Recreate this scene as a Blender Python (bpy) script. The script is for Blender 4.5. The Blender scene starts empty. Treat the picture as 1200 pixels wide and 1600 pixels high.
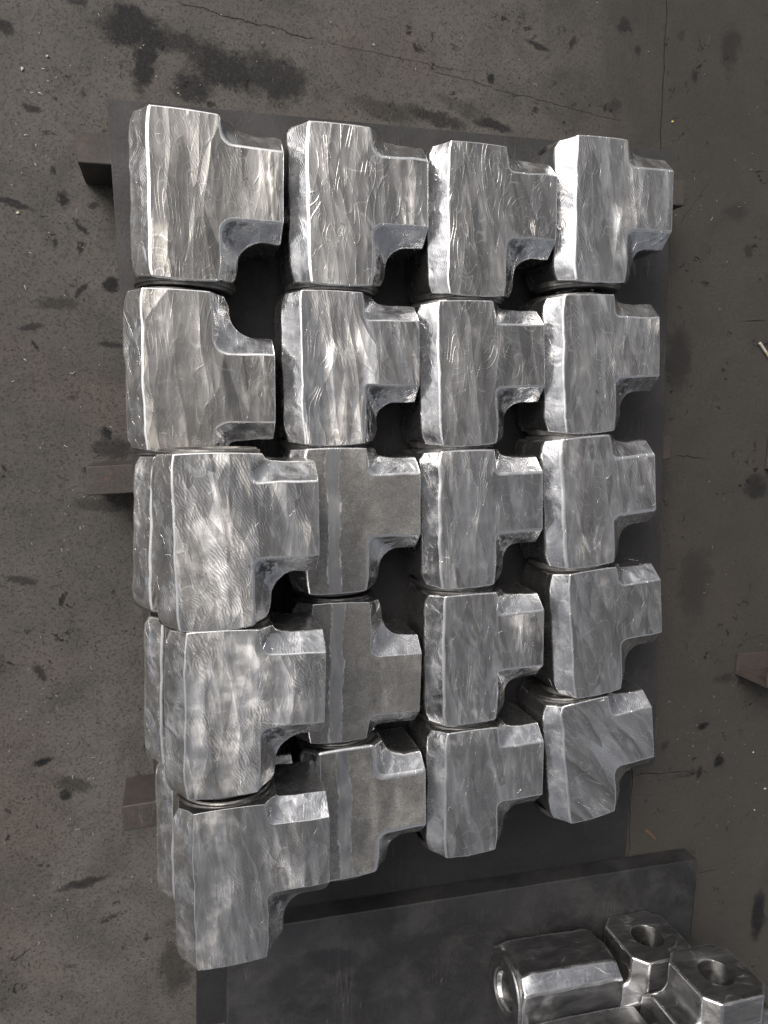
import bpy, bmesh, math, random
from mathutils import Vector, Matrix, noise
random.seed(7)
C = bpy.context.scene
col = C.collection
# ------------------------------------------------------------------ camera
cam = bpy.data.cameras.new('camera')
camo = bpy.data.objects.new('camera', cam); col.objects.link(camo)
TA, TB, CH = -0.12038, -0.28635, 1.49058
camR = Matrix.Rotation(TA, 3, 'X') @ Matrix.Rotation(TB, 3, 'Y')
camo.matrix_world = Matrix.Translation((0, 0, CH)) @ camR.to_4x4()
cam.sensor_fit = 'HORIZONTAL'; cam.sensor_width = 36
cam.lens = 36 * 1120.7 / 1200
cam.clip_start = .02; cam.clip_end = 400
C.camera = camo
# ------------------------------------------------------------------ sky + sun
SUN_EL, SUN_AZ = math.radians(42), math.radians(-42)     # azimuth measured from +Y towards +X
w = bpy.data.worlds.new('World'); C.world = w; w.use_nodes = True
nt = w.node_tree; nt.nodes.clear()
sky = nt.nodes.new('ShaderNodeTexSky'); sky.sky_type = 'NISHITA'; sky.sun_disc = False
sky.sun_elevation = SUN_EL; sky.sun_rotation = SUN_AZ
sky.air_density = .35; sky.dust_density = 9.0; sky.ozone_density = 1.0
hs = nt.nodes.new('ShaderNodeHueSaturation'); hs.inputs['Saturation'].default_value = .28
bg = nt.nodes.new('ShaderNodeBackground'); bg.inputs['Strength'].default_value = .10
wo = nt.nodes.new('ShaderNodeOutputWorld')
nt.links.new(sky.outputs[0], hs.inputs['Color']); nt.links.new(hs.outputs[0], bg.inputs[0]); nt.links.new(bg.outputs[0], wo.inputs[0])
sl = bpy.data.lights.new('sun', 'SUN'); sl.energy = .8; sl.angle = math.radians(26); sl.color = (1, .87, .70)
so = bpy.data.objects.new('sun', sl); col.objects.link(so)
sd = Vector((math.sin(SUN_AZ) * math.cos(SUN_EL), math.cos(SUN_AZ) * math.cos(SUN_EL), math.sin(SUN_EL)))
so.rotation_euler = sd.to_track_quat('Z', 'Y').to_euler()
C.view_settings.view_transform = 'Standard'; C.view_settings.look = 'None'
C.view_settings.exposure = 0.70; C.view_settings.gamma = 1.0

FL = -0.15          # floor level; the plate's top is z = 0
def at(px, py, z=FL):
    """point of the place at height z seen at photo pixel px, py"""
    d = camR @ Vector(((px - 600) / 1120.7, -(py - 800) / 1120.7, -1))
    return Vector((0, 0, CH)) + d * ((z - CH) / d.z)

# ------------------------------------------------------------------ node helper
class NT:
    def __init__(s, name):
        s.m = bpy.data.materials.new(name); s.m.use_nodes = True
        s.t = s.m.node_tree; s.t.nodes.clear()
        s.out = s.n('ShaderNodeOutputMaterial'); s.p = s.n('ShaderNodeBsdfPrincipled')
        s.l(s.p.outputs[0], s.out.inputs['Surface'])
    def n(s, k, **kw):
        x = s.t.nodes.new(k)
        for a, b in kw.items(): setattr(x, a, b)
        return x
    def l(s, a, b): s.t.links.new(a, b)
    def set(s, sock, v):
        if isinstance(v, bpy.types.NodeSocket): s.l(v, sock)
        else: sock.default_value = v
    def math(s, op, a, b=0., c=0., clamp=False):
        x = s.n('ShaderNodeMath', operation=op); x.use_clamp = clamp
        s.set(x.inputs[0], a); s.set(x.inputs[1], b); s.set(x.inputs[2], c)
        return x.outputs[0]
    def vmath(s, op, a, b=(0, 0, 0)):
        x = s.n('ShaderNodeVectorMath', operation=op); s.set(x.inputs[0], a); s.set(x.inputs[1], b)
        return x.outputs['Value'] if op in ('LENGTH', 'DISTANCE', 'DOT_PRODUCT') else x.outputs[0]
    def map(s, v, loc=(0, 0, 0), rot=(0, 0, 0), sc=(1, 1, 1)):
        x = s.n('ShaderNodeMapping'); s.l(v, x.inputs[0])
        s.set(x.inputs[1], loc); x.inputs[2].default_value = rot; x.inputs[3].default_value = sc
        return x.outputs[0]
    def noise(s, v, sc, det=3, rough=.5, dist=0., dim='3D'):
        x = s.n('ShaderNodeTexNoise', noise_dimensions=dim); s.l(v, x.inputs['Vector'])
        x.inputs['Scale'].default_value = sc; x.inputs['Detail'].default_value = det
        x.inputs['Roughness'].default_value = rough; x.inputs['Distortion'].default_value = dist
        return x.outputs[0]
    def voro(s, v, sc, feat='F1', rnd=1.):
        x = s.n('ShaderNodeTexVoronoi', feature=feat); s.l(v, x.inputs['Vector'])
        x.inputs['Scale'].default_value = sc; x.inputs['Randomness'].default_value = rnd
        return x.outputs['Distance']
    def ramp(s, f, a, b, va=0., vb=1., smooth=True):
        x = s.n('ShaderNodeMapRange'); x.clamp = True
        if smooth: x.interpolation_type = 'SMOOTHSTEP'
        s.set(x.inputs[0], f)
        for i, v in enumerate((a, b, va, vb)): s.set(x.inputs[i + 1], v)
        return x.outputs[0]
    def mix(s, f, a, b, mode='MIX'):
        x = s.n('ShaderNodeMix', data_type='RGBA', blend_type=mode)
        s.set(x.inputs[0], f)
        for sock, v in ((x.inputs[6], a), (x.inputs[7], b)):
            if isinstance(v, tuple): v = (*v, 1)[:4]
            s.set(sock, v)
        return x.outputs[2]
    def bump(s, h, dist, nrm=None, strength=1.):
        x = s.n('ShaderNodeBump'); x.inputs['Strength'].default_value = strength
        x.inputs['Distance'].default_value = dist; s.l(h, x.inputs['Height'])
        if nrm is not None: s.l(nrm, x.inputs['Normal'])
        return x.outputs[0]
    def coord(s, per_object=True):
        if not per_object: return s.n('ShaderNodeNewGeometry').outputs['Position']
        tc = s.n('ShaderNodeTexCoord').outputs['Object']
        r = s.n('ShaderNodeObjectInfo').outputs['Random']
        cx = s.n('ShaderNodeCombineXYZ'); s.l(s.math('MULTIPLY', r, 37.), cx.inputs[0]); s.l(s.math('MULTIPLY', r, -91.), cx.inputs[1]); s.l(s.math('MULTIPLY', r, 53.), cx.inputs[2])
        return s.vmath('ADD', tc, cx.outputs[0]), tc

def steel(name, base=(.56, .555, .545), rough=.3, wave=1., line=0., hatch=1., pits=.3, smudge=.35, ang=0.0, lump=0., raw=False, warm=0., aniso=.6, tone=1., stretch=.16, mark=.12):
    s = NT(name); v, tc = s.coord()
    rv = s.map(v, rot=(0, 0, ang))
    # long grinder strokes: noise stretched along the run
    n1 = s.noise(s.map(rv, sc=(1, .23, 1)), 26, 2, .5, .9)
    n2 = s.noise(s.map(rv, sc=(1, .30, 1)), 75, 2, .55, .6)
    # curved single strokes
    n3 = s.noise(s.map(rv, sc=(1, .33, 1)), 10, 1, .4, 1.6)
    cont = s.math('ABSOLUTE', s.math('SUBTRACT', s.math('FRACT', s.math('MULTIPLY', n3, 13.)), .5))
    ridge = s.ramp(cont, 0., .13, 1., 0.)
    gate = s.ramp(s.noise(v, 16, 1), .45 - .07 * (line > 1.2), .60 - .08 * (line > 1.2))
    ridge = s.math('MULTIPLY', ridge, gate)
    # fine disc marks
    warp = s.noise(v, 9, 1)
    wv = s.n('ShaderNodeTexWave', wave_type='BANDS', bands_direction='DIAGONAL'); s.l(s.map(rv, rot=(0, 0, .35)), wv.inputs['Vector'])
    wv.inputs['Scale'].default_value = 95; wv.inputs['Distortion'].default_value = 15; wv.inputs['Detail'].default_value = 2; wv.inputs['Detail Scale'].default_value = .35
    gate2 = s.ramp(s.noise(s.map(rv, sc=(1, .4, 1)), 20, 1, .5, .5), .40, .62)
    fine = s.noise(s.map(rv, rot=(0, 0, .9), sc=(1, .06, 1)), 900, 1)
    lumpn = s.noise(v, 27, 2, .45, .9)
    N = s.bump(n1, .0011 * wave)
    N = s.bump(n2, .00012 * wave, N)
    if line: N = s.bump(ridge, .00028 * line, N)
    if lump: N = s.bump(lumpn, .0022 * lump, N)
    N = s.bump(s.math('MULTIPLY', wv.outputs['Fac'], gate2), .00010 * hatch, N)
    N = s.bump(fine, .00009, N)
    # direction of the disc marks turns slowly over the face
    an = s.math('ADD', s.math('MULTIPLY', s.noise(s.map(rv, sc=(1, .5, 1)), 11, 2, .5, .8), 5.0), -1.2 + ang)
    cx = s.n('ShaderNodeCombineXYZ'); s.l(s.math('COSINE', an), cx.inputs[0]); s.l(s.math('SINE', an), cx.inputs[1])
    s.l(cx.outputs[0], s.p.inputs['Tangent']); s.p.inputs['Anisotropic'].default_value = aniso
    pv = s.voro(v, 260); pg = s.ramp(s.noise(v, 30, 2), .52, .66)
    pit = s.math('MULTIPLY', s.ramp(pv, .08, .30, 1., 0.), pg)
    colr = s.mix(s.ramp(s.noise(s.map(rv, sc=(1, .4, 1)), 14, 4, .6, .6), .35, .75), base, tuple(c * (1 - smudge * .55) for c in base))
    colr = s.mix(s.ramp(n2, .45, .75, 0., .18 + warm * .5), colr, (base[0] * 1.22, base[1] * 1.19, base[2] * 1.13))
    # passes of the grinder: long overlapping cells, each with its own polish and its own slight tilt
    wn = s.n('ShaderNodeTexNoise'); s.l(s.map(rv, sc=(1, .5, 1)), wn.inputs['Vector']); wn.inputs['Scale'].default_value = 8; wn.inputs['Detail'].default_value = 2
    wdv = s.vmath('MULTIPLY', s.vmath('SUBTRACT', wn.outputs['Color'], (.5, .5, .5)), (.055, .03, 0))
    tone_mix = None
    for (scl, st, tn, kk) in ((25, stretch, .0, .15), (56, stretch * 1.1, .20, .09), (38, stretch * .8, -.14, .11)):
        mv = s.map(s.vmath('ADD', s.map(rv, rot=(0, 0, tn)), wdv), sc=(1, st, 1))
        vo = s.n('ShaderNodeTexVoronoi', feature='F1'); s.l(mv, vo.inputs['Vector']); vo.inputs['Scale'].default_value = scl
        sp = s.n('ShaderNodeSeparateColor'); s.l(vo.outputs['Color'], sp.inputs[0])
        dl = s.n('ShaderNodeSeparateXYZ'); s.l(s.vmath('SUBTRACT', mv, vo.outputs['Position']), dl.inputs[0])
        h = s.math('MULTIPLY', dl.outputs[0], s.math('SUBTRACT', sp.outputs[0], .5))
        h = s.math('MULTIPLY_ADD', s.math('MULTIPLY', dl.outputs[0], dl.outputs[0]), 7., h)
        N = s.bump(s.math('MULTIPLY', h, 100.), .01 * kk * wave, N)
        on = s.math('MULTIPLY', s.ramp(sp.outputs[1], .35, .45), s.ramp(dl.outputs[0], -.011, .013, .25, 1.))
        tsel = s.ramp(sp.outputs[2], .0, 1., 0., 1.)
        tgt = s.mix(tsel, tuple(c * .42 for c in base), tuple(min(.95, c * 1.65) for c in base))
        colr = s.mix(s.math('MULTIPLY', on, .40 * tone), colr, tgt)
    colr = s.mix(s.ramp(s.noise(s.map(rv, sc=(1, .16, 1)), 26, 3, .6, .7), .40, .66, 0., .26 * tone), colr, tuple(c * .46 for c in base))
    colr = s.mix(s.math('MULTIPLY', s.ramp(wv.outputs['Fac'], .25, .8), s.math('MULTIPLY', gate2, .17 * hatch * tone)), colr, tuple(c * .45 for c in base))
    colr = s.mix(s.ramp(s.noise(s.map(rv, sc=(1, .28, 1)), 30, 2, .5, 1.2), .55, .68, 0., .34 * tone), colr, tuple(min(.92, c * 1.5) for c in base))
    # thin polish marks left by the edge of the disc
    for q_, (ms, mk_, ws) in enumerate(((17, 9., .045), (9, 15., .04))):
        nn = s.noise(s.map(s.vmath('ADD', rv, (3.3 * q_, 1.7, .4)), rot=(0, 0, .25 - .5 * q_), sc=(1, .42, 1)), ms, 1, .4, 1.3)
        li = s.ramp(s.math('ABSOLUTE', s.math('SUBTRACT', s.math('FRACT', s.math('MULTIPLY', nn, mk_)), .5)), 0., ws * 2, 1., 0.)
        li = s.math('MULTIPLY', li, s.ramp(s.noise(s.vmath('ADD', v, (1. + q_, 0, 0)), 19, 2, .5), .44, .60, 0., mark))
        colr = s.mix(li, colr, (.93, .92, .89))
        if mark > .2: N = s.bump(li, .00010, N)
    dk = s.math('MULTIPLY', s.ramp(s.noise(v, 70, 4, .7), .63, .76), s.ramp(s.noise(v, 9, 1), .48, .6))
    colr = s.mix(s.math('MULTIPLY', dk, .75), colr, (.07, .065, .06))
    colr = s.mix(s.math('MULTIPLY', pit, pits), colr, (.05, .045, .04))
    r = s.ramp(s.noise(v, 33, 3, .6), .3, .7, rough - .07, rough + .10)
    metal = .96
    if name == 'ground_steel_chamfer':      # rest of the forging scale in some inner corners
        pc = s.vmath('SUBTRACT', tc, (W_FIL, -.052, .17)); rr_ = s.n('ShaderNodeObjectInfo').outputs['Random']
        sm = s.math('MULTIPLY', s.ramp(s.vmath('LENGTH', pc), .012, .036, 1., 0.), s.ramp(s.noise(v, 55, 5, .75), .42, .56))
        sm = s.math('MULTIPLY', sm, s.math('GREATER_THAN', rr_, .35))
        colr = s.mix(s.math('MULTIPLY', sm, .85), colr, (.05, .046, .042)); r = s.math('MULTIPLY_ADD', sm, .3, r)
    if raw:
        g1 = s.noise(v, 420, 4, .7); g2 = s.noise(v, 60, 3, .6)
        N2 = s.bump(g2, .0009); N2 = s.bump(g1, .0006, N2)
        sx = s.n('ShaderNodeSeparateXYZ'); s.l(tc, sx.inputs[0])
        edge = s.math('MULTIPLY_ADD', s.noise(s.map(v, sc=(1, .6, 1)), 26, 5, .7), .028, -.014)
        dx = s.math('ABSOLUTE', s.math('ADD', s.math('SUBTRACT', sx.outputs[0], .052), edge))
        stripe = s.ramp(dx, .010, .0145, 1., 0.)
        scr = s.math('MULTIPLY', s.ramp(s.noise(v, 24, 4, .7, .8), .64, .70), .5)
        mk = s.math('MAXIMUM', stripe, scr)
        rim = s.math('MULTIPLY', s.ramp(s.math('ABSOLUTE', s.math('SUBTRACT', dx, .0125)), .0006, .0022, 1., 0.), s.ramp(s.noise(v, 50, 3, .6), .42, .58))
        colr = s.mix(rim, s.mix(.35, colr, (.62, .62, .62)), (.85, .84, .82)); mk = s.math('MAXIMUM', mk, rim)
        rc = s.mix(s.ramp(g1, .3, .7), (.18, .176, .168), (.40, .392, .378))
        rc = s.mix(s.ramp(g2, .4, .7, 0, .6), rc, (.20, .196, .19))
        colr = s.mix(mk, rc, colr)
        nm = s.n('ShaderNodeMix', data_type='VECTOR'); s.l(mk, nm.inputs[0]); s.l(N2, nm.inputs[4]); s.l(N, nm.inputs[5]); N = nm.outputs[1]
        r = s.math('ADD', s.math('MULTIPLY', s.math('SUBTRACT', 1., mk), .26), r)
        s.l(s.ramp(mk, 0, 1, .75, .96), s.p.inputs['Metallic'])
    else: s.p.inputs['Metallic'].default_value = metal
    s.l(colr, s.p.inputs['Base Color']); s.l(r, s.p.inputs['Roughness']); s.l(N, s.p.inputs['Normal'])
    return s.m

M = {}
W_FIL = .145
M['warm'] = steel('ground_steel_streaked', (.53, .51, .478), .26, 1.35, .6, .9, .1, .3, 0.0, warm=.25, stretch=.11, tone=1.5, mark=.35)
M['swirl'] = steel('ground_steel_scribbled', (.55, .535, .512), .27, 1.3, 1.1, .7, .2, .3, -.06, warm=.15, stretch=.11, tone=1.4, mark=.7)
M['stroke'] = steel('ground_steel_strokes', (.74, .72, .69), .32, 2.0, .9, 1.3, .4, .45, -.10, tone=1.7, mark=.45)
M['hatch'] = steel('ground_steel_hatched', (.78, .76, .73), .34, 1.7, .35, 1.9, .5, .5, -.10, tone=1.8, mark=.6)
M['diag'] = steel('ground_steel_diagonal', (.80, .78, .75), .32, 2.6, 1.2, 1.2, .3, .4, -.62, tone=2.2, stretch=.10, mark=.8)
M['raw'] = steel('cast_steel_raw', (.62, .61, .59), .34, .5, 0, .6, .1, .2, 0, raw=True)
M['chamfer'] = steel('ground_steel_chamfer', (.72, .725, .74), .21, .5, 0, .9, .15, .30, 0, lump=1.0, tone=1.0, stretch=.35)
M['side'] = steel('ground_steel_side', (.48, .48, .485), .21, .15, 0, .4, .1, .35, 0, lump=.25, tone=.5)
M['collar'] = steel('machined_steel_collar', (.23, .225, .22), .5, .25, 0, .3, .4, .9, lump=.3)
M['edge'] = steel('polished_edge_highlight', (.97, .97, .96), .22, .2, 0, .0, .05, .1, aniso=0., tone=.15)  # polished edges; base colour lightened to paint in their highlight lines
M['oily_edge'] = steel('oiled_steel_edge', (.62, .62, .63), .28, .2, 0, .0, .05, .2, aniso=0., tone=.3)  # gleam of the rounded edges put into a lighter base colour
M['oily'] = steel('oiled_steel_dark', (.31, .31, .315), .38, .12, 0, .3, .15, .5, lump=.15)
M['bore'] = steel('machined_bore', (.13, .13, .13), .5, .05, 0, .2, .1, .4, tone=.4)
M['oily_chamfer'] = steel('oiled_steel_chamfer', (.60, .61, .63), .27, .25, 0, .8, .3, .3, lump=1.2)
M['oily_top'] = steel('oiled_steel_top', (.45, .445, .43), .36, .3, 0, .5, .4, .7, lump=.6)

# ------------------------------------------------------------------ object helpers
def link(name, bm, mats, parent=None, smooth=None):
    me = bpy.data.meshes.new(name); bm.to_mesh(me); bm.free()
    for m in (mats if isinstance(mats, (list, tuple)) else [mats]): me.materials.append(m)
    o = bpy.data.objects.new(name, me); col.objects.link(o)
    if parent: o.parent = parent
    if smooth is not None:
        me.polygons.foreach_set('use_smooth', [True] * len(me.polygons))
        me.set_sharp_from_angle(angle=math.radians(smooth))
    return o
def bevel(o, wd, seg=3, ang=30, mat=-1):
    b = o.modifiers.new('bevel', 'BEVEL'); b.width = wd; b.segments = seg; b.limit_method = 'ANGLE'; b.angle_limit = math.radians(ang)
    b.material = mat; b.harden_normals = False; b.use_clamp_overlap = True
def tag(o, label=None, cat=None, group=None, kind=None):
    if label: o['label'] = label
    if cat: o['category'] = cat
    if group: o['group'] = group
    if kind: o['kind'] = kind
def empty(name, loc, rz=0):
    o = bpy.data.objects.new(name, None); col.objects.link(o); o.location = loc; o.rotation_euler = (0, 0, rz)
    o.empty_display_size = .05
    return o
def box_bm(x0, x1, y0, y1, z0, z1, bm=None):
    bm = bm or bmesh.new()
    v = [bm.verts.new((x, y, z)) for z in (z0, z1) for y in (y0, y1) for x in (x0, x1)]
    for f in ((0, 2, 3, 1), (4, 5, 7, 6), (0, 1, 5, 4), (2, 6, 7, 3), (0, 4, 6, 2), (1, 3, 7, 5)): bm.faces.new([v[i] for i in f])
    return bm

# ------------------------------------------------------------------ the tee fitting
L, W, BX, CC, S, BW = .269, .119, .2255, .0306, .180, .120
def seg(a, b, n): return [a.lerp(b, i / n) for i in range(n)]
def outline(c, off, rf):
    """T outline grown by c on its long sides; rf = radius of the inner corners"""
    V = lambda x, y: Vector((x, y))
    h = L / 2; xr = W + c; yt = off + BW / 2 + c; yb = off - BW / 2 - c
    p = []
    p += seg(V(-c, -h), V(-c, h), 18)
    p += seg(V(-c, h), V(xr, h), 9)
    ga, gb = h - yt, yb + h
    ra, rb = min(rf, ga * .55), min(rf, gb * .55)
    p += seg(V(xr, h), V(xr, yt + ra), 2)
    for i in range(7):
        a = math.pi + math.pi / 2 * i / 7
        p.append(V(xr + rf + rf * math.cos(a), yt + ra + ra * math.sin(a)))
    p += seg(V(xr + rf, yt), V(BX, yt), 3)
    p += seg(V(BX, yt), V(BX, yb), 9)
    p += seg(V(BX, yb), V(xr + rf, yb), 3)
    for i in range(7):
        a = math.pi / 2 + math.pi / 2 * i / 7
        p.append(V(xr + rf + rf * math.cos(a), yb - rb + rb * math.sin(a)))
    p += seg(V(xr, yb - rb), V(xr, -h), 4)
    p += seg(V(xr, -h), V(-c, -h), 9)
    return p
def tee_body(off, rft, rfm, seed, wob=1.0, bore=.046):
    bm = bmesh.new()
    levels = []
    zc = [0, CC, S * .36, S * .64, S - CC, S - CC * .5, S]
    for z in zc:
        k = min(1, z / CC, (S - z) / CC); k = max(0, k)
        rf = rft + (rfm - rft) * k
        levels.append((z, outline(CC * k, off, rf)))
    n = len(levels[0][1]); rows = []
    for z, o in levels:
        row = []
        for p in o:
            q = Vector((p.x, p.y, z)); s3 = Vector((seed * 7.3, seed * 3.1, seed * 1.7))
            if abs(abs(p.y) - L / 2) > 1e-5 and p.x < BX - 1e-5:
                nv = noise.noise_vector(q * 22 + s3) * .0028 + noise.noise_vector(q * 60 + s3) * .0014
                q.x += nv.x * wob; q.y += nv.y * wob
                if 0 < z < S: q.z += nv.z * wob * .8
            else:
                nv = noise.noise_vector(Vector((q.x, q.y, 0)) * 22 + s3) * .0018
                if abs(abs(p.y) - L / 2) < 1e-5: q.x += nv.x * wob * (0 if p.x > BX - 1e-4 else 1)
            row.append(bm.verts.new(q))
        rows.append(row)
    for a, b in zip(rows, rows[1:]):
        for i in range(n):
            j = (i + 1) % n
            bm.faces.new((a[i], b[i], b[j], a[j]))
    top = bm.faces.new(rows[-1]); bot = bm.faces.new(rows[0][::-1])
    bmesh.ops.recalc_face_normals(bm, faces=bm.faces)
    # the bores: the three end faces are opened and stepped inwards
    zc_ = S / 2
    for ax, val, ctr in ((1, L / 2, (W / 2, L / 2, zc_)), (1, -L / 2, (W / 2, -L / 2, zc_)), (0, BX, (BX, off, zc_))):
        fs = [f for f in bm.faces if all(abs(v.co[ax] - val) < 1e-5 for v in f.verts)]
        if not fs: continue
        es = {}
        for f in fs:
            for e in f.edges: es[e] = es.get(e, 0) + 1
        be = [e for e, k in es.items() if k == 1]
        bmesh.ops.delete(bm, geom=fs, context='FACES_ONLY')
        inner = [e for e, k in es.items() if k > 1 and e.is_valid]
        lv = {v for e in be for v in e.verts}
        bmesh.ops.delete(bm, geom=[v for e in inner for v in e.verts if v not in lv] and list({v for e in inner for v in e.verts if v not in lv}), context='VERTS')
        inner = [e for e in inner if e.is_valid and not e.link_faces]
        bmesh.ops.delete(bm, geom=inner, context='EDGES')
        c3 = Vector(ctr); u = Vector((1, 0, 0)) if ax == 1 else Vector((0, 1, 0))
        nrm = Vector((0, 1 if val > 0 else -1, 0)) if ax == 1 else Vector((1, 0, 0))
        angof = lambda v: math.atan2(v.co.z - c3.z, (v.co - c3).dot(u))
        lv = sorted(lv, key=angof); m = len(lv)
        rings = [lv]
        for rr, dd in ((bore + .004, 0), (bore + .0012, .0012), (bore, .004), (bore, .115)):
            rings.append([bm.verts.new(c3 + u * (rr * math.cos(angof(v))) + Vector((0, 0, rr * math.sin(angof(v)))) - nrm * dd) for v in lv])
        for a, b in zip(rings, rings[1:]):
            for i in range(m):
                j = (i + 1) % m
                try: bm.faces.new((a[i], a[j], b[j], b[i]))
                except ValueError: pass
        bm.faces.new(rings[-1])
    # forged ends: slightly bowed, with the flanks drawn in
    amp = .006 + .003 * noise.noise(Vector((seed * 2.7, 1, 1)))
    for v in bm.verts:
        q = v.co
        ay = abs(q.y); u = (q.x - W / 2) / (W / 2 + CC)
        if ay > L / 2 - 1e-4 and abs(u) <= 1.01:
            q.y += math.copysign(amp * max(0, 1 - u * u) * (1.25 if q.y < 0 else .6), q.y)
        if ay > L / 2 - .030 and abs(u) > .55 and abs(u) < 1.15 and q.x < BX - .01:
            k = ((ay - (L / 2 - .030)) / .030) ** 2
            q.x -= math.copysign((.009 if CC * .4 < q.z < S - CC * .4 else .0035) * min(k, 1.1), u)
    bmesh.ops.recalc_face_normals(bm, faces=bm.faces)
    bm.normal_update()
    bw = bm.edges.layers.float.new('bevel_weight_edge')
    for e in bm.edges:
        if len(e.link_faces) == 2 and e.is_convex and e.calc_face_angle(0) > math.radians(26):
            m_ = (e.verts[0].co + e.verts[1].co) / 2
            if min(math.hypot(m_.x - W / 2, m_.z - S / 2) if abs(m_.y) > .05 else 9, math.hypot(m_.y - off, m_.z - S / 2) if m_.x > W + .02 else 9) > bore + .012:
                e[bw] = 1.
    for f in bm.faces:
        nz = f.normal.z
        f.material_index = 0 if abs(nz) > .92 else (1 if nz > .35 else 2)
        c_ = f.calc_center_median()
        r1 = math.hypot(c_.x - W / 2, c_.z - S / 2) if abs(c_.y) > .01 and c_.x < W + .03 else 9
        r2 = math.hypot(c_.y - off, c_.z - S / 2) if c_.x > W - .04 and abs(c_.y - off) < .06 else 9
        if min(r1, r2) < bore + .0004: f.material_index = 4
    return bm
def collar_bm(y, sgn, seed):
    """turned ring on the end of the run"""
    bm = bmesh.new(); n = 56; ro, ri, t = (.0870, .050, .0125) if sgn < 0 else (.0810, .050, .0080)
    prof = [(ro + .0025, -.004), (ro + .0025, t * .55), (ro - .0015, t * .62), (ro - .0025, t - .0012), (ro - .004, t), (ri + .003, t), (ri, t - .003), (ri, -.004)]
    rs = []
    for r, d in prof:
        rs.append([bm.verts.new((W / 2 + r * math.cos(2 * math.pi * i / n), y + sgn * d, S / 2 + r * math.sin(2 * math.pi * i / n))) for i in range(n)])
    for a, b in zip(rs, rs[1:]):
        for i in range(n): bm.faces.new((a[i], b[i], b[(i + 1) % n], a[(i + 1) % n]))
    bmesh.ops.recalc_face_normals(bm, faces=bm.faces)
    return bm
def make_tee(loc, rz, off, mat, label, group, seed, rft=.016, rfm=.034, wob=1., mats=None, collars=(1, -1), bore=.046):
    t = empty('forged_tee', loc, rz)
    tag(t, label, 'pipe tee', group)
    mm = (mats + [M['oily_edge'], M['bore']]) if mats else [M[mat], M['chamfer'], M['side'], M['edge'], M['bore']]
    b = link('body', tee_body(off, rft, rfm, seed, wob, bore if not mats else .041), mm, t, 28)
    bevel(b, .0066 if not mats else .0090, 4, 26, 3)
    b.modifiers['bevel'].limit_method = 'WEIGHT'; b.modifiers['bevel'].harden_normals = True
    for sg in collars:
        link('end_collar', collar_bm(sg * L / 2, sg, seed), M['collar'] if not mats else mats[2], t, 22)
    return t

Z0, Z1 = .002, .184
G1 = 'forged steel tees laid out in rows on the steel plate'
tees = [ # x, y, rot, branch offset, z, material, rft, label
 (-.0394, .3801, .0140, .0289, Z0, 'warm', .016, 'streaky ground steel tee at the upper left corner of the large plate'),
 (-.0494, .0864, .0264, -.0280, Z0, 'warm', .020, 'brightest ground steel tee, second in the left column, branch set low under a tall notch'),
 (.2291, .3933, .0442, .0294, Z0, 'swirl', .015, 'ground steel tee with long wavy bright strokes, at the top of the second column'),
 (.2236, .1049, .0456, .0286, Z0, 'stroke', .004, 'ground steel tee directly above the uppermost rough unground tee'),
 (.4947, .3970, .0398, .0316, Z0, 'swirl', .010, 'ground steel tee covered in thin curly scribble lines, at the top of the third column'),
 (.4890, .1078, .0785, .0303, Z0, 'swirl', .006, 'ground steel tee with curved bright lines, second from the top in the third column'),
 (.5038, -.1760, .0586, .0273, Z0, 'stroke', .006, 'ground steel tee just right of the uppermost rough unground tee'),
 (.5245, -.4640, .0450, .0290, Z0, 'stroke', .007, 'ground steel tee just right of the middle one of the rough unground tees'),
 (.5419, -.7527, .0351, .0305, Z0, 'stroke', .009, 'ground steel tee just right of the lowest rough unground tee'),
 (.7598, .4445, .0564, .0253, Z0, 'hatch', .008, 'ground steel tee at the top of the right column, beside a protruding bar end'),
 (.7561, .1409, .0852, .0303, Z0, 'hatch', .007, 'dull ground steel tee, second from the top in the right column'),
 (.7741, -.1436, .1133, .0242, Z0, 'hatch', .008, 'ground steel tee in the middle of the right column, two above it and two below'),
 (.8138, -.4266, .1228, .0327, Z0, 'hatch', .014, 'ground steel tee in the right column, directly above the bottom one'),
 (.8195, -.7158, .1438, .0266, Z0, 'diag', .014, 'ground steel tee with dense diagonal strokes, at the bottom of the right column'),
 (.2380, -.1776, .0380, .0260, Z0, 'raw', .008, 'rough unground tee with a ground stripe, uppermost of the three unground tees'),
 (.2515, -.4714, .0036, -.0324, Z0, 'raw', .014, 'rough unground tee with a ground stripe, middle of the three unground tees'),
 (.2757, -.7675, .0558, .0050, Z0, 'raw', .012, 'rough unground tee with a ragged ground stripe, lowest of the three unground tees'),
 (-.0373, -.1973, -.0216, .0270, Z0, 'warm', .012, 'buried tee showing only its left flank, under the uppermost of three stacked tees'),
 (-.0203, -.4875, -.0037, .0270, Z0, 'warm', .012, 'buried tee showing a bright left flank, under the middle one of the three stacked tees'),
 (.0004, -.7616, .0069, .0270, Z0, 'warm', .012, 'buried tee showing a narrow left flank, under the lowest of the three stacked tees'),
 (.0022, -.1854, .0393, .0307, Z1, 'hatch', .010, 'dull grey tee on the upper layer, uppermost of the three stacked tees'),
 (.0181, -.4629, .0032, .0323, Z1, 'hatch', .012, 'ground steel tee on the upper layer, middle one of the three stacked tees'),
 (.0333, -.7633, .0287, .0378, Z1, 'stroke', .012, 'tee at the lower left corner of the pile, lowest of the three stacked ones'),
]
for i, (x, y, r, off, z, mat, rft, lab) in enumerate(tees):
    make_tee((x, y, z), r, off, mat, lab, G1, i + 1, rft=rft + .004, rfm=rft + .030, wob=1.)

# ------------------------------------------------------------------ three oily tees on the second plate
P2 = -.088
G2 = 'oily bored tees on the second plate'
om = [M['oily'], M['oily_chamfer'], M['oily']]
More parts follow.
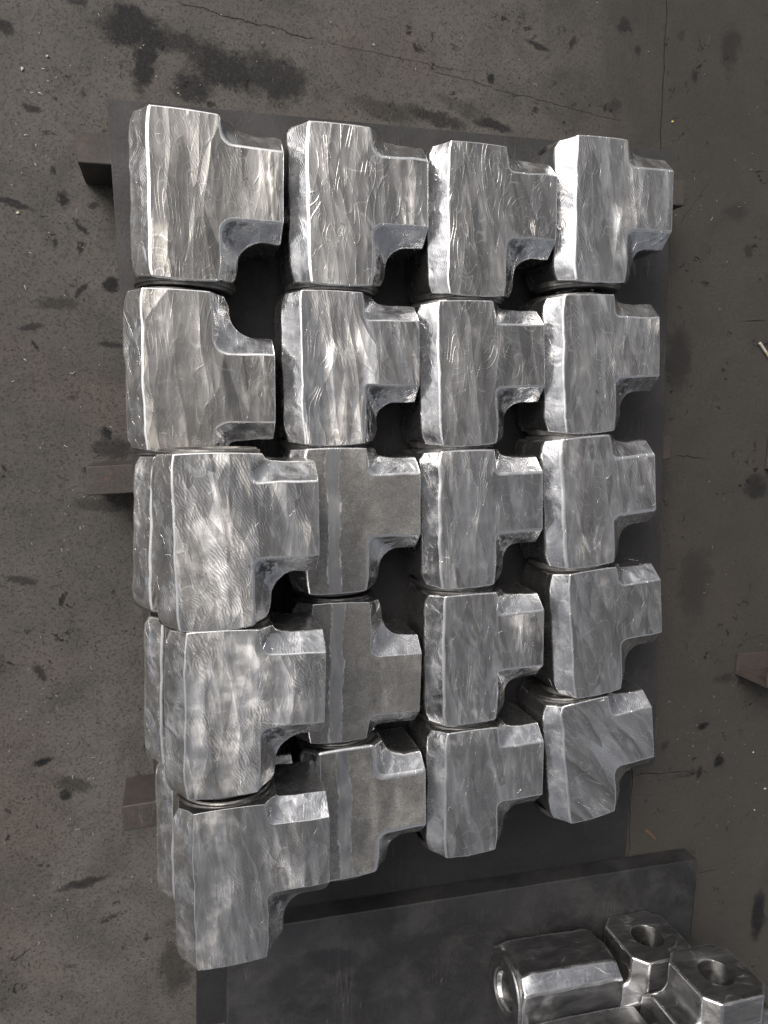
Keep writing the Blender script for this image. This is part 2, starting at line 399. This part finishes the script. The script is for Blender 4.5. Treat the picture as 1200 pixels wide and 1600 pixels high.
# bored end towards the rows; local +x of the tee is turned to world +y
def facing_up(cx, yface, rz, label, seed, mats, up=0.):
    R_ = Matrix.Rotation(math.pi / 2 + rz, 2)
    e = R_ @ Vector((BX, 0))
    t = make_tee((cx - e.x, yface - e.y, P2 + .002 + up), math.pi / 2 + rz, 0, 'side', label, G2, seed, .014, .03, .6, mats, collars=())
    return t
facing_up(1.212, -1.315, 0.0, 'dark oily tee with bore facing the rows, right of the tee with the round collar', 41, [M['oily_chamfer'] if 0 else M['oily'], M['oily'], M['oily']])
facing_up(1.272, -1.288, -.01, 'oily tee with a big bore facing the rows, highest one in the lower right corner', 42, [M['oily_top'], M['oily_top'], M['oily']], .182)
R_ = -math.pi / 2 - .03      # run along x, branch towards the bottom of the picture
make_tee((.944, -1.338, P2 + .002), R_, 0, 'side', 'oily tee with its round bored collar facing left and a bright strip along its edge', G2, 43, .014, .03, .8, om)
make_tee((.957, -1.412, P2 + .184), R_, 0, 'side', 'oily tee cut by the bottom edge, lying on the one with the round collar', G2, 44, .014, .03, .8, [M['oily_top'], M['oily'], M['oily']], collars=())
# ------------------------------------------------------------------ plates, bars, floor
def dark_plate(name, base, rough, blotch, rust=.0, grain=1., world_blobs=()):
    s = NT(name); v = s.coord(False)
    a = s.noise(v, 5, 5, .6, .4); b = s.noise(v, 140, 4, .7); c = s.noise(v, 1100, 2, .7)
    colr = s.mix(s.ramp(a, .38, .62), base, tuple(x * blotch for x in base))
    colr = s.mix(s.ramp(s.noise(v, 38, 6, .7, .6), .50, .68, 0., .6), colr, tuple(x * .45 for x in base))
    colr = s.mix(s.ramp(b, .4, .75, 0, .5), colr, tuple(x * 1.5 for x in base))
    colr = s.mix(s.ramp(s.noise(v, 22, 5, .7), .58, .72, 0, rust), colr, (.085, .045, .028))
    if name == 'mill_scale_oily':
        colr = s.mix(s.ramp(s.noise(v, 9, 8, .75, .3), .40, .66, 0., .38), colr, (.062, .061, .060))
    m = stains(s, v, world_blobs)
    if m is not None: colr = s.mix(m, colr, (.012, .012, .014))
    # hairline scratches
    sc1 = s.voro(s.map(v, rot=(0, 0, .5), sc=(1, .05, 1)), 60, 'DISTANCE_TO_EDGE')
    scr = s.math('MULTIPLY', s.ramp(sc1, 0, .012, 1, 0), s.ramp(s.noise(v, 8, 2), .56, .62))
    colr = s.mix(s.math('MULTIPLY', scr, .35), colr, (.2, .19, .18))
    N = s.bump(b, .0012 * grain); N = s.bump(c, .0006 * grain, N)
    s.l(colr, s.p.inputs['Base Color']); s.l(N, s.p.inputs['Normal'])
    s.l(s.ramp(a, .3, .7, rough - .06, rough + .1), s.p.inputs['Roughness'])
    s.p.inputs['Specular IOR Level'].default_value = .4
    return s.m
def stains(s, v, blobs):
    """irregular patches of oil and dirt: (world x, world y, rx, ry, turn, strength)"""
    if not blobs: return None
    w1 = s.n('ShaderNodeTexNoise'); s.l(v, w1.inputs['Vector']); w1.inputs['Scale'].default_value = 26; w1.inputs['Detail'].default_value = 9; w1.inputs['Roughness'].default_value = .8
    dv = s.vmath('SUBTRACT', w1.outputs['Color'], (.5, .5, .5))
    grain = s.ramp(s.noise(v, 190, 4, .75), .36, .50, .75, 1.)
    acc = None
    for (x, y, rx, ry, rot, st) in blobs:
        k = min(rx, ry) * 2.6 + .022
        sv = s.vmath('ADD', v, s.vmath('MULTIPLY', dv, (k, k, 0)))
        x_ = s.n('ShaderNodeMapping', vector_type='TEXTURE'); s.l(sv, x_.inputs[0])
        x_.inputs[1].default_value = (x, y, 0); x_.inputs[2].default_value = (0, 0, rot); x_.inputs[3].default_value = (rx, ry, 50)
        d = s.vmath('LENGTH', x_.outputs[0])
        m = s.ramp(d, .55, 1.15, st, 0.)
        acc = m if acc is None else s.math('MAXIMUM', acc, m)
    return s.math('MULTIPLY', acc, grain)
def pb(px, py, rx, ry, rot=0, st=1., z=FL):
    p = at(px, py, z); k = .0015
    return (p.x, p.y, rx * k, ry * k, -rot, st)

M['plate'] = dark_plate('mill_scale_plate', (.030, .029, .030), .50, .6, .25)
M['plate2'] = dark_plate('mill_scale_oily', (.020, .020, .022), .50, .45, .15, 1., [pb(*a, z=P2) for a in (
    (520, 1500, 50, 22, .2, .9), (450, 1530, 30, 30, 0, .6), (640, 1480, 90, 12, -.2, .6), (610, 1440, 20, 10, 0, .6), (560, 1580, 90, 30, 0, .5), (720, 1530, 60, 40, 0, .5), (955, 1365, 10, 8, 0, .4), (1040, 1390, 16, 30, 0, .5))])
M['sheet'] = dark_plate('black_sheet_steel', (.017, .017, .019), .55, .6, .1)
M['bar'] = dark_plate('rusty_bar_steel', (.048, .041, .038), .55, .7, .85)
M['bar_rust'] = dark_plate('brown_bar_steel', (.052, .043, .038), .6, .6, .6)

pl = empty('steel_plate', (-.117, .586, 0), .060)
tag(pl, 'large dark mill scale steel plate carrying the rows of tees', 'steel plate')
o = link('sheet', box_bm(0, 1.2235, -1.50, 0, -.020, 0), M['plate'], pl); bevel(o, .0015, 2)
o = link('steel_plate', box_bm(0, 1.312, -1.1, 0, -.058, 0), M['plate2']); o.location = (.124, -1.181, P2); o.rotation_euler = (0, 0, -.006)
bevel(o, .003, 2); tag(o, 'thick dark oily steel plate below the pile, carrying the three bored tees', 'steel plate')

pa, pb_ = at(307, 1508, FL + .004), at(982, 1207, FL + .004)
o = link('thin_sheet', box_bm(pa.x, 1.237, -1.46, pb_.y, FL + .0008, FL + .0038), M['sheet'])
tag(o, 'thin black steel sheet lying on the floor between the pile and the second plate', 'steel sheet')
GB = 'steel bars crossing under the plate'
for (xa, ya, xb, yb, wd, lab) in ((-.172, .502, 1.165, .579, .058, 'black steel support bar, uppermost of three, its end sticking out beside the top left tee'),
                             (-.162, -.122, 1.185, -.022, .058, 'brown edged steel support bar under the plate, middle one of the three'),
                             (-.101, -.833, 1.213, -.748, .056, 'rusty steel support bar under the plate, lowest one, beside the buried tees')):
    a = math.atan2(yb - ya, xb - xa); ln = math.hypot(xb - xa, yb - ya)
    o = link('support_bar', box_bm(0, ln, -wd / 2, wd / 2, 0, .129), M['bar']); o.location = (xa, ya, FL + .0005); o.rotation_euler = (0, 0, a)
    bevel(o, .003, 3); tag(o, lab, 'steel bar', GB)
GR = 'rack bar ends at the right edge'
def tube_bar(x, y0, y1, h, lab, rz=0):
    """open U channel lying on its side, seen at its end"""
    t = empty('rack_bar', (x, y0, FL + .0005), rz); tag(t, lab, 'steel bar', GR)
    wd = y1 - y0; th = .008
    link('web', box_bm(0, .9, 0, th, 0, h), M['bar_rust'], t)
    bevel(link('upper_flange', box_bm(0, .9, th, wd, h - th, h - .0005), M['bar_rust'], t), .001, 2)
    bevel(link('lower_flange', box_bm(0, .9, th, wd, .0005, th), M['bar_rust'], t), .001, 2)
tube_bar(1.562, -.67, -.608, .12, 'brown rusty channel bar end at the right edge, level with the fourth row')
tube_bar(1.60, -.075, .01, .13, 'dark red rusty bar end cut by the right edge, level with the third row')

# floor: two slabs with a ragged joint between them
s = NT('dirty_floor'); v = s.coord(False)
sx = s.n('ShaderNodeSeparateXYZ'); s.l(v, sx.inputs[0])
big = s.noise(v, 1.6, 5, .6, .3); mid = s.noise(v, 9, 6, .68, .5); fine = s.noise(v, 210, 5, .75); grit = s.noise(v, 700, 3, .7)
colr = s.mix(s.ramp(big, .34, .66), (.104, .097, .088), (.070, .066, .060))
colr = s.mix(s.ramp(mid, .42, .72, 0., .7), colr, (.048, .046, .043))
colr = s.mix(s.ramp(s.noise(v, 3.1, 4, .6), .52, .70, 0., .55), colr, (.108, .088, .077))
colr = s.mix(s.ramp(fine, .47, .66, 0., .85), colr, (.022, .021, .020))
colr = s.mix(s.ramp(grit, .58, .74, 0., .6), colr, (.19, .18, .168))
pitn = s.math('MULTIPLY', s.ramp(s.voro(v, 95), .10, .26, 1., 0.), s.ramp(s.noise(v, 14, 4, .7), .50, .62))
colr = s.mix(s.math('MULTIPLY', pitn, .9), colr, (.010, .010, .010))
# light falling off towards the right, painted into the floor colour
colr = s.mix(s.ramp(s.math('ADD', sx.outputs[0], s.math('MULTIPLY', mid, .7)), .85, 1.6, 0., .75), colr, (.033, .031, .028))
# small chips knocked out of the surface
ch = s.voro(s.vmath('ADD', v, s.vmath('MULTIPLY', s.map(v, sc=(1, 1, 1)), (0, 0, 0))), 24); cg = s.ramp(s.noise(v, 30, 7, .8, .35), .60, .64)
chip = s.math('MULTIPLY', cg, s.ramp(s.noise(v, 6, 4, .6), .48, .60))
colr = s.mix(s.math('MULTIPLY', chip, .85), colr, (.014, .013, .013))
SB = [(215, 50, 60, 24, .1, 1), (225, 100, 16, 42, .1, 1), (300, 75, 50, 18, .2, .8), (345, 105, 60, 34, .25, .95), (430, 120, 60, 34, .1, .85), (300, 140, 28, 20, 0, .9), (600, 172, 60, 14, .15, .5), (680, 185, 60, 12, .1, .8), (770, 196, 40, 9, .1, .9), (720, 165, 50, 12, .2, .35), (205, 30, 34, 22, .3, 1),
      (768, 122, 9, 9, 0, 1), (840, 72, 26, 5, .15, .9), (895, 68, 5, 12, .3, .8), (975, 40, 12, 14, 0, .7), (960, 165, 14, 16, 0, .5), (1085, 120, 7, 12, 0, .8), (1140, 75, 22, 40, 0, .5), (1065, 55, 6, 12, 0, .5), (995, 78, 8, 9, 0, .8), (120, 0, 14, 7, 0, .8), (8, 42, 12, 11, 0, .9), (50, 168, 14, 6, .2, .9),
      (20, 318, 26, 6, .2, .9), (99, 312, 9, 13, .2, 1), (82, 265, 5, 6, 0, .9), (173, 446, 11, 13, 0, 1), (148, 322, 9, 5, 0, .8), (128, 355, 12, 5, .8, .9), (128, 388, 5, 9, .4, .9), (86, 380, 4, 8, 0, .9), (127, 455, 4, 16, .5, .9), (50, 510, 18, 5, -.3, .8), (54, 540, 9, 4, .9, .9), (95, 475, 30, 10, 0, .6),
      (166, 675, 10, 10, 0, 1), (175, 700, 26, 22, 0, .7), (175, 540, 22, 5, .1, .8), (160, 790, 40, 12, 0, .55), (62, 1050, 7, 16, -.5, .8), (35, 905, 22, 7, .2, .7), (65, 1190, 16, 7, -.3, 1), (115, 1225, 30, 14, .4, .6), (105, 1240, 8, 12, 0, .9), (130, 1380, 42, 7, -.15, .8), (170, 1435, 16, 5, -.5, .7), (275, 1510, 30, 60, 0, .6), (110, 1510, 12, 4, 0, .5),
      (1097, 1135, 16, 7, -.3, 1), (1122, 1190, 14, 12, 0, 1), (1092, 1208, 6, 14, .2, .9), (1040, 1165, 10, 10, 0, .5), (1085, 910, 40, 80, 0, .4), (1060, 560, 30, 60, 0, .5), (1180, 760, 26, 26, 0, .7), (1130, 1060, 30, 10, 0, .5), (1075, 1210, 40, 5, -.1, .5), (1185, 1430, 20, 60, 0, .9), (1150, 330, 30, 16, 0, .4), (1170, 395, 10, 14, 0, .6)]
m = stains(s, v, [pb(*a) for a in SB])
colr = s.mix(m, colr, (.006, .006, .007))
# scratches and cracks across the slabs
def crack(ax, ay, bx, by, wpx, st):
    A = at(ax, ay); B = at(bx, by); d = (B - A); ln = d.length; d.normalize()
    wv_ = s.noise(v, 30, 4, .6)
    pa = s.vmath('SUBTRACT', v, (A.x, A.y, 0)); u = s.vmath('DOT_PRODUCT', pa, (d.x, d.y, 0)); q = s.vmath('DOT_PRODUCT', pa, (-d.y, d.x, 0))
    q = s.math('ABSOLUTE', s.math('MULTIPLY_ADD', s.math('SUBTRACT', wv_, .5), .022, q))
    mm = s.ramp(q, wpx * .0005, wpx * .0015, st, 0.)
    ends = s.math('MULTIPLY', s.ramp(u, 0, .03), s.ramp(u, ln - .03, ln, 1, 0))
    return s.math('MULTIPLY', mm, ends)
cr = None
for a in ((265, 0, 500, 65, 1.2, .6), (500, 65, 740, 115, .9, .3), (670, 110, 975, 192, .9, .45), (985, 1210, 1090, 1205, .9, .7), (1050, 712, 1105, 716, 1., .7), (1060, 355, 1115, 275, .8, .35), (1150, 1005, 1200, 990, .8, .4), (1088, 1365, 1125, 1358, 1, .7), (1088, 1370, 1078, 1470, 1, .7), (1160, 505, 1200, 500, 2, .6)):
    k = crack(*a); cr = k if cr is None else s.math('MAXIMUM', cr, k)
colr = s.mix(cr, colr, (.012, .012, .012))
# pale scuffs
sc1 = s.noise(s.map(v, rot=(0, 0, .6), sc=(1, .2, 1)), 130, 3, .6); scuff = s.math('MULTIPLY', s.ramp(sc1, .68, .74), s.ramp(s.noise(v, 11, 2), .56, .64))
colr = s.mix(s.math('MULTIPLY', scuff, .6), colr, (.20, .19, .175))
s.l(colr, s.p.inputs['Base Color'])
s.l(s.ramp(s.math('MAXIMUM', m, mid), .3, .8, .72, .50), s.p.inputs['Roughness']); s.p.inputs['Specular IOR Level'].default_value = .22
N = s.bump(mid, .004); N = s.bump(fine, .0022, N); N = s.bump(grit, .0010, N)
N = s.bump(s.math('SUBTRACT', 1., s.math('MAXIMUM', chip, cr)), .004, N)
s.l(N, s.p.inputs['Normal'])
M['floor'] = s.m
fl = empty('floor', (0, 0, 0)); tag(fl, kind='structure')
jr = random.Random(3)
js = []
y = -30.0
while y < 30:
    st = .012 if -2.4 < y < 2 else .6
    js.append((1.2045 - .0360 * (y - .08) + (noise.noise(Vector((y * 16, 0, 0))) * .0045 + noise.noise(Vector((y * 60, 3, 0))) * .0018), y)); y += st
for side in (-1, 1):
    bm = bmesh.new()
    ring = [bm.verts.new((x + side * (.0013 + .0012 * abs(noise.noise(Vector((y * 40, side * 5, 0))))), y, FL)) for x, y in js]
    far = [bm.verts.new((side * 30, js[-1][1], FL)), bm.verts.new((side * 30, js[0][1], FL))]
    f = bm.faces.new(ring + far)
    bmesh.ops.triangulate(bm, faces=[f])
    r = bmesh.ops.extrude_face_region(bm, geom=list(bm.faces))
    for e in r['geom']:
        if isinstance(e, bmesh.types.BMVert): e.co.z -= .04
    bmesh.ops.recalc_face_normals(bm, faces=bm.faces)
    link('floor_slab', bm, M['floor'], fl)
g = NT('dirt'); g.p.inputs['Base Color'].default_value = (.012, .011, .010, 1); g.p.inputs['Roughness'].default_value = .9
o = link('ground', box_bm(-30, 30, -30, 30, FL - .06, FL - .041), g.m); tag(o, kind='structure')

# ------------------------------------------------------------------ litter on the floor
def plain(name, c, r=.7, met=0.):
    s = NT(name); v = s.coord(False)
    s.l(s.mix(s.noise(v, 300, 3), tuple(x * .6 for x in c), tuple(min(1, x * 1.3) for x in c)), s.p.inputs['Base Color'])
    s.p.inputs['Roughness'].default_value = r; s.p.inputs['Metallic'].default_value = met
    return s.m
M['shaving'] = plain('bright_swarf', (.42, .41, .38), .5, .6)
M['paper'] = plain('pale_scrap', (.40, .37, .31)); M['yellow'] = plain('yellow_scrap', (.62, .52, .16)); M['wood'] = plain('brown_splinter', (.16, .085, .045))
bm = bmesh.new(); rr = random.Random(11)
cl = [(300, 150, 120, 90), (720, 250, 300, 90), (60, 180, 60, 100), (80, 450, 80, 150), (110, 800, 90, 200), (100, 1150, 100, 120), (120, 1400, 110, 150), (1120, 300, 80, 150), (1110, 900, 80, 200), (1120, 1250, 80, 100), (1090, 1130, 60, 60), (560, 60, 400, 60)]
for k in range(260):
    cx, cy, wx, wy = rr.choice(cl)
    px, py = rr.gauss(cx, wx * .6), rr.gauss(cy, wy * .6)
    if 175 < px < 1035 and 160 < py < 1350: continue
    p = at(px, py); a = rr.uniform(0, 6.28); ln = rr.choice((.0010, .0012, .0014, .0018, .0022, .003, .0045)) * rr.uniform(.6, 1.1); wd = rr.uniform(.0003, .0006)
    d = Vector((math.cos(a), math.sin(a), 0)); n_ = Vector((-d.y, d.x, 0)); z = Vector((0, 0, .0012))
    c1 = p - d * ln + Vector((0, 0, .0004)); c2 = p + d * ln + n_ * ln * .3 + Vector((0, 0, .0006)); cm = p + n_ * ln * rr.uniform(-.4, .4) + z
    vs = [bm.verts.new(q) for q in (c1 - n_ * wd, c1 + n_ * wd, cm - n_ * wd, cm + n_ * wd, c2 - n_ * wd, c2 + n_ * wd)]
    ws = [bm.verts.new(q.co + Vector((0, 0, wd * 1.2))) for q in vs]
    for i in (0, 2):
        bm.faces.new((ws[i], ws[i + 1], ws[i + 3], ws[i + 2]))
        bm.faces.new((vs[i], vs[i + 2], ws[i + 2], ws[i])); bm.faces.new((vs[i + 1], ws[i + 1], ws[i + 3], vs[i + 3]))
    bm.faces.new((vs[0], ws[0], ws[1], vs[1])); bm.faces.new((vs[4], vs[5], ws[5], ws[4]))
bmesh.ops.recalc_face_normals(bm, faces=bm.faces)
o = link('metal_shavings', bm, M['shaving']); tag(o, 'tiny bright metal shavings scattered over the dark floor', kind='stuff')
def scrap(name, px, py, rad, mat, label, cat, seed):
    r_ = random.Random(seed); bm = bmesh.new(); n = 7; rad *= .75
    pts = [(math.cos(6.283 * i / n) * rad * r_.uniform(.5, 1.2), math.sin(6.283 * i / n) * rad * r_.uniform(.4, 1.)) for i in range(n)]
    lo = [bm.verts.new((x, y, 0)) for x, y in pts]; hi = [bm.verts.new((x * .9, y * .9, .0012 + r_.uniform(0, .0015))) for x, y in pts]
    bm.faces.new(lo[::-1]); ct = bm.verts.new((0, 0, .002))
    for i in range(n):
        j = (i + 1) % n; bm.faces.new((lo[i], lo[j], hi[j], hi[i])); bm.faces.new((hi[i], hi[j], ct))
    o = link(name, bm, mat); o.location = at(px, py) + Vector((0, 0, .0006)); o.rotation_euler = (0, 0, r_.uniform(0, 6)); tag(o, label, cat)
scrap('yellow_chip', 1050, 190, .0045, M['yellow'], 'small yellow chip on the floor beside the long joint, above the right column', 'chip', 1)
scrap('pale_chip', 1195, 1232, .0065, M['paper'], 'largest pale chip on the floor at the right edge', 'chip', 2)
scrap('pale_chip', 1178, 1265, .0038, M['paper'], 'small bright chip on the floor just below and left of the largest pale chip', 'chip', 3)
scrap('pale_chip', 1176, 1175, .0040, M['paper'], 'round grey chip on the floor above the largest pale chip', 'chip', 4)
scrap('pale_chip', 35, 108, .0055, M['paper'], 'pale flat chip on the floor in the upper left corner of the photo', 'chip', 5)
scrap('pale_chip', 74, 88, .0040, M['paper'], 'small pale chip to the right of the flat one in the upper left corner', 'chip', 6)
scrap('yellow_chip', 583, 70, .0052, M['paper'], 'cream coloured chip on the floor above the gap between the second and third columns', 'chip', 7)
scrap('pale_chip', 28, 332, .0055, M['paper'], 'brownish pale chip on the floor below the dark streak at the left edge', 'chip', 8)
def rod(bm, a, b, r, n=10, taper=1.):
    d = (b - a).normalized(); u = d.orthogonal().normalized(); w_ = d.cross(u)
    r0 = [bm.verts.new(a + (u * math.cos(6.2832 * i / n) + w_ * math.sin(6.2832 * i / n)) * r) for i in range(n)]
    r1 = [bm.verts.new(b + (u * math.cos(6.2832 * i / n) + w_ * math.sin(6.2832 * i / n)) * r * taper) for i in range(n)]
    for i in range(n): bm.faces.new((r0[i], r0[(i + 1) % n], r1[(i + 1) % n], r1[i]))
    bm.faces.new(r0[::-1]); bm.faces.new(r1)
zr = Vector((0, 0, .0045))
A_, B_ = at(1185, 536) + zr, at(1200, 559) + zr
stub = empty('cigarette_stub', A_); tag(stub, 'short cream coloured cigarette stub lying on the floor at the right edge', 'cigarette stub')
bm = bmesh.new(); rod(bm, Vector((0, 0, 0)), (B_ - A_) * .62, .0040); link('filter', bm, M['paper'], stub, 40)
bm = bmesh.new(); rod(bm, (B_ - A_) * .62, (B_ - A_) * 1.0, .0040); link('burnt_end', bm, plain('stub_end', (.30, .26, .18)), stub, 40)
bm = bmesh.new(); A_, B_ = at(1008, 1297), at(1024, 1311); up = Vector((0, 0, .002))
rod(bm, Vector((0, 0, 0)) + up, B_ - A_ + up, .0018, 6, .5); rod(bm, Vector((.004, .003, 0)) + up, (B_ - A_) * .9 + Vector((.003, .002, 0)) + up, .0012, 6, .6)
o = link('wood_splinter', bm, M['wood']); o.location = A_; tag(o, 'thin brown wood splinter on the floor between the pile and the second plate', 'splinter')
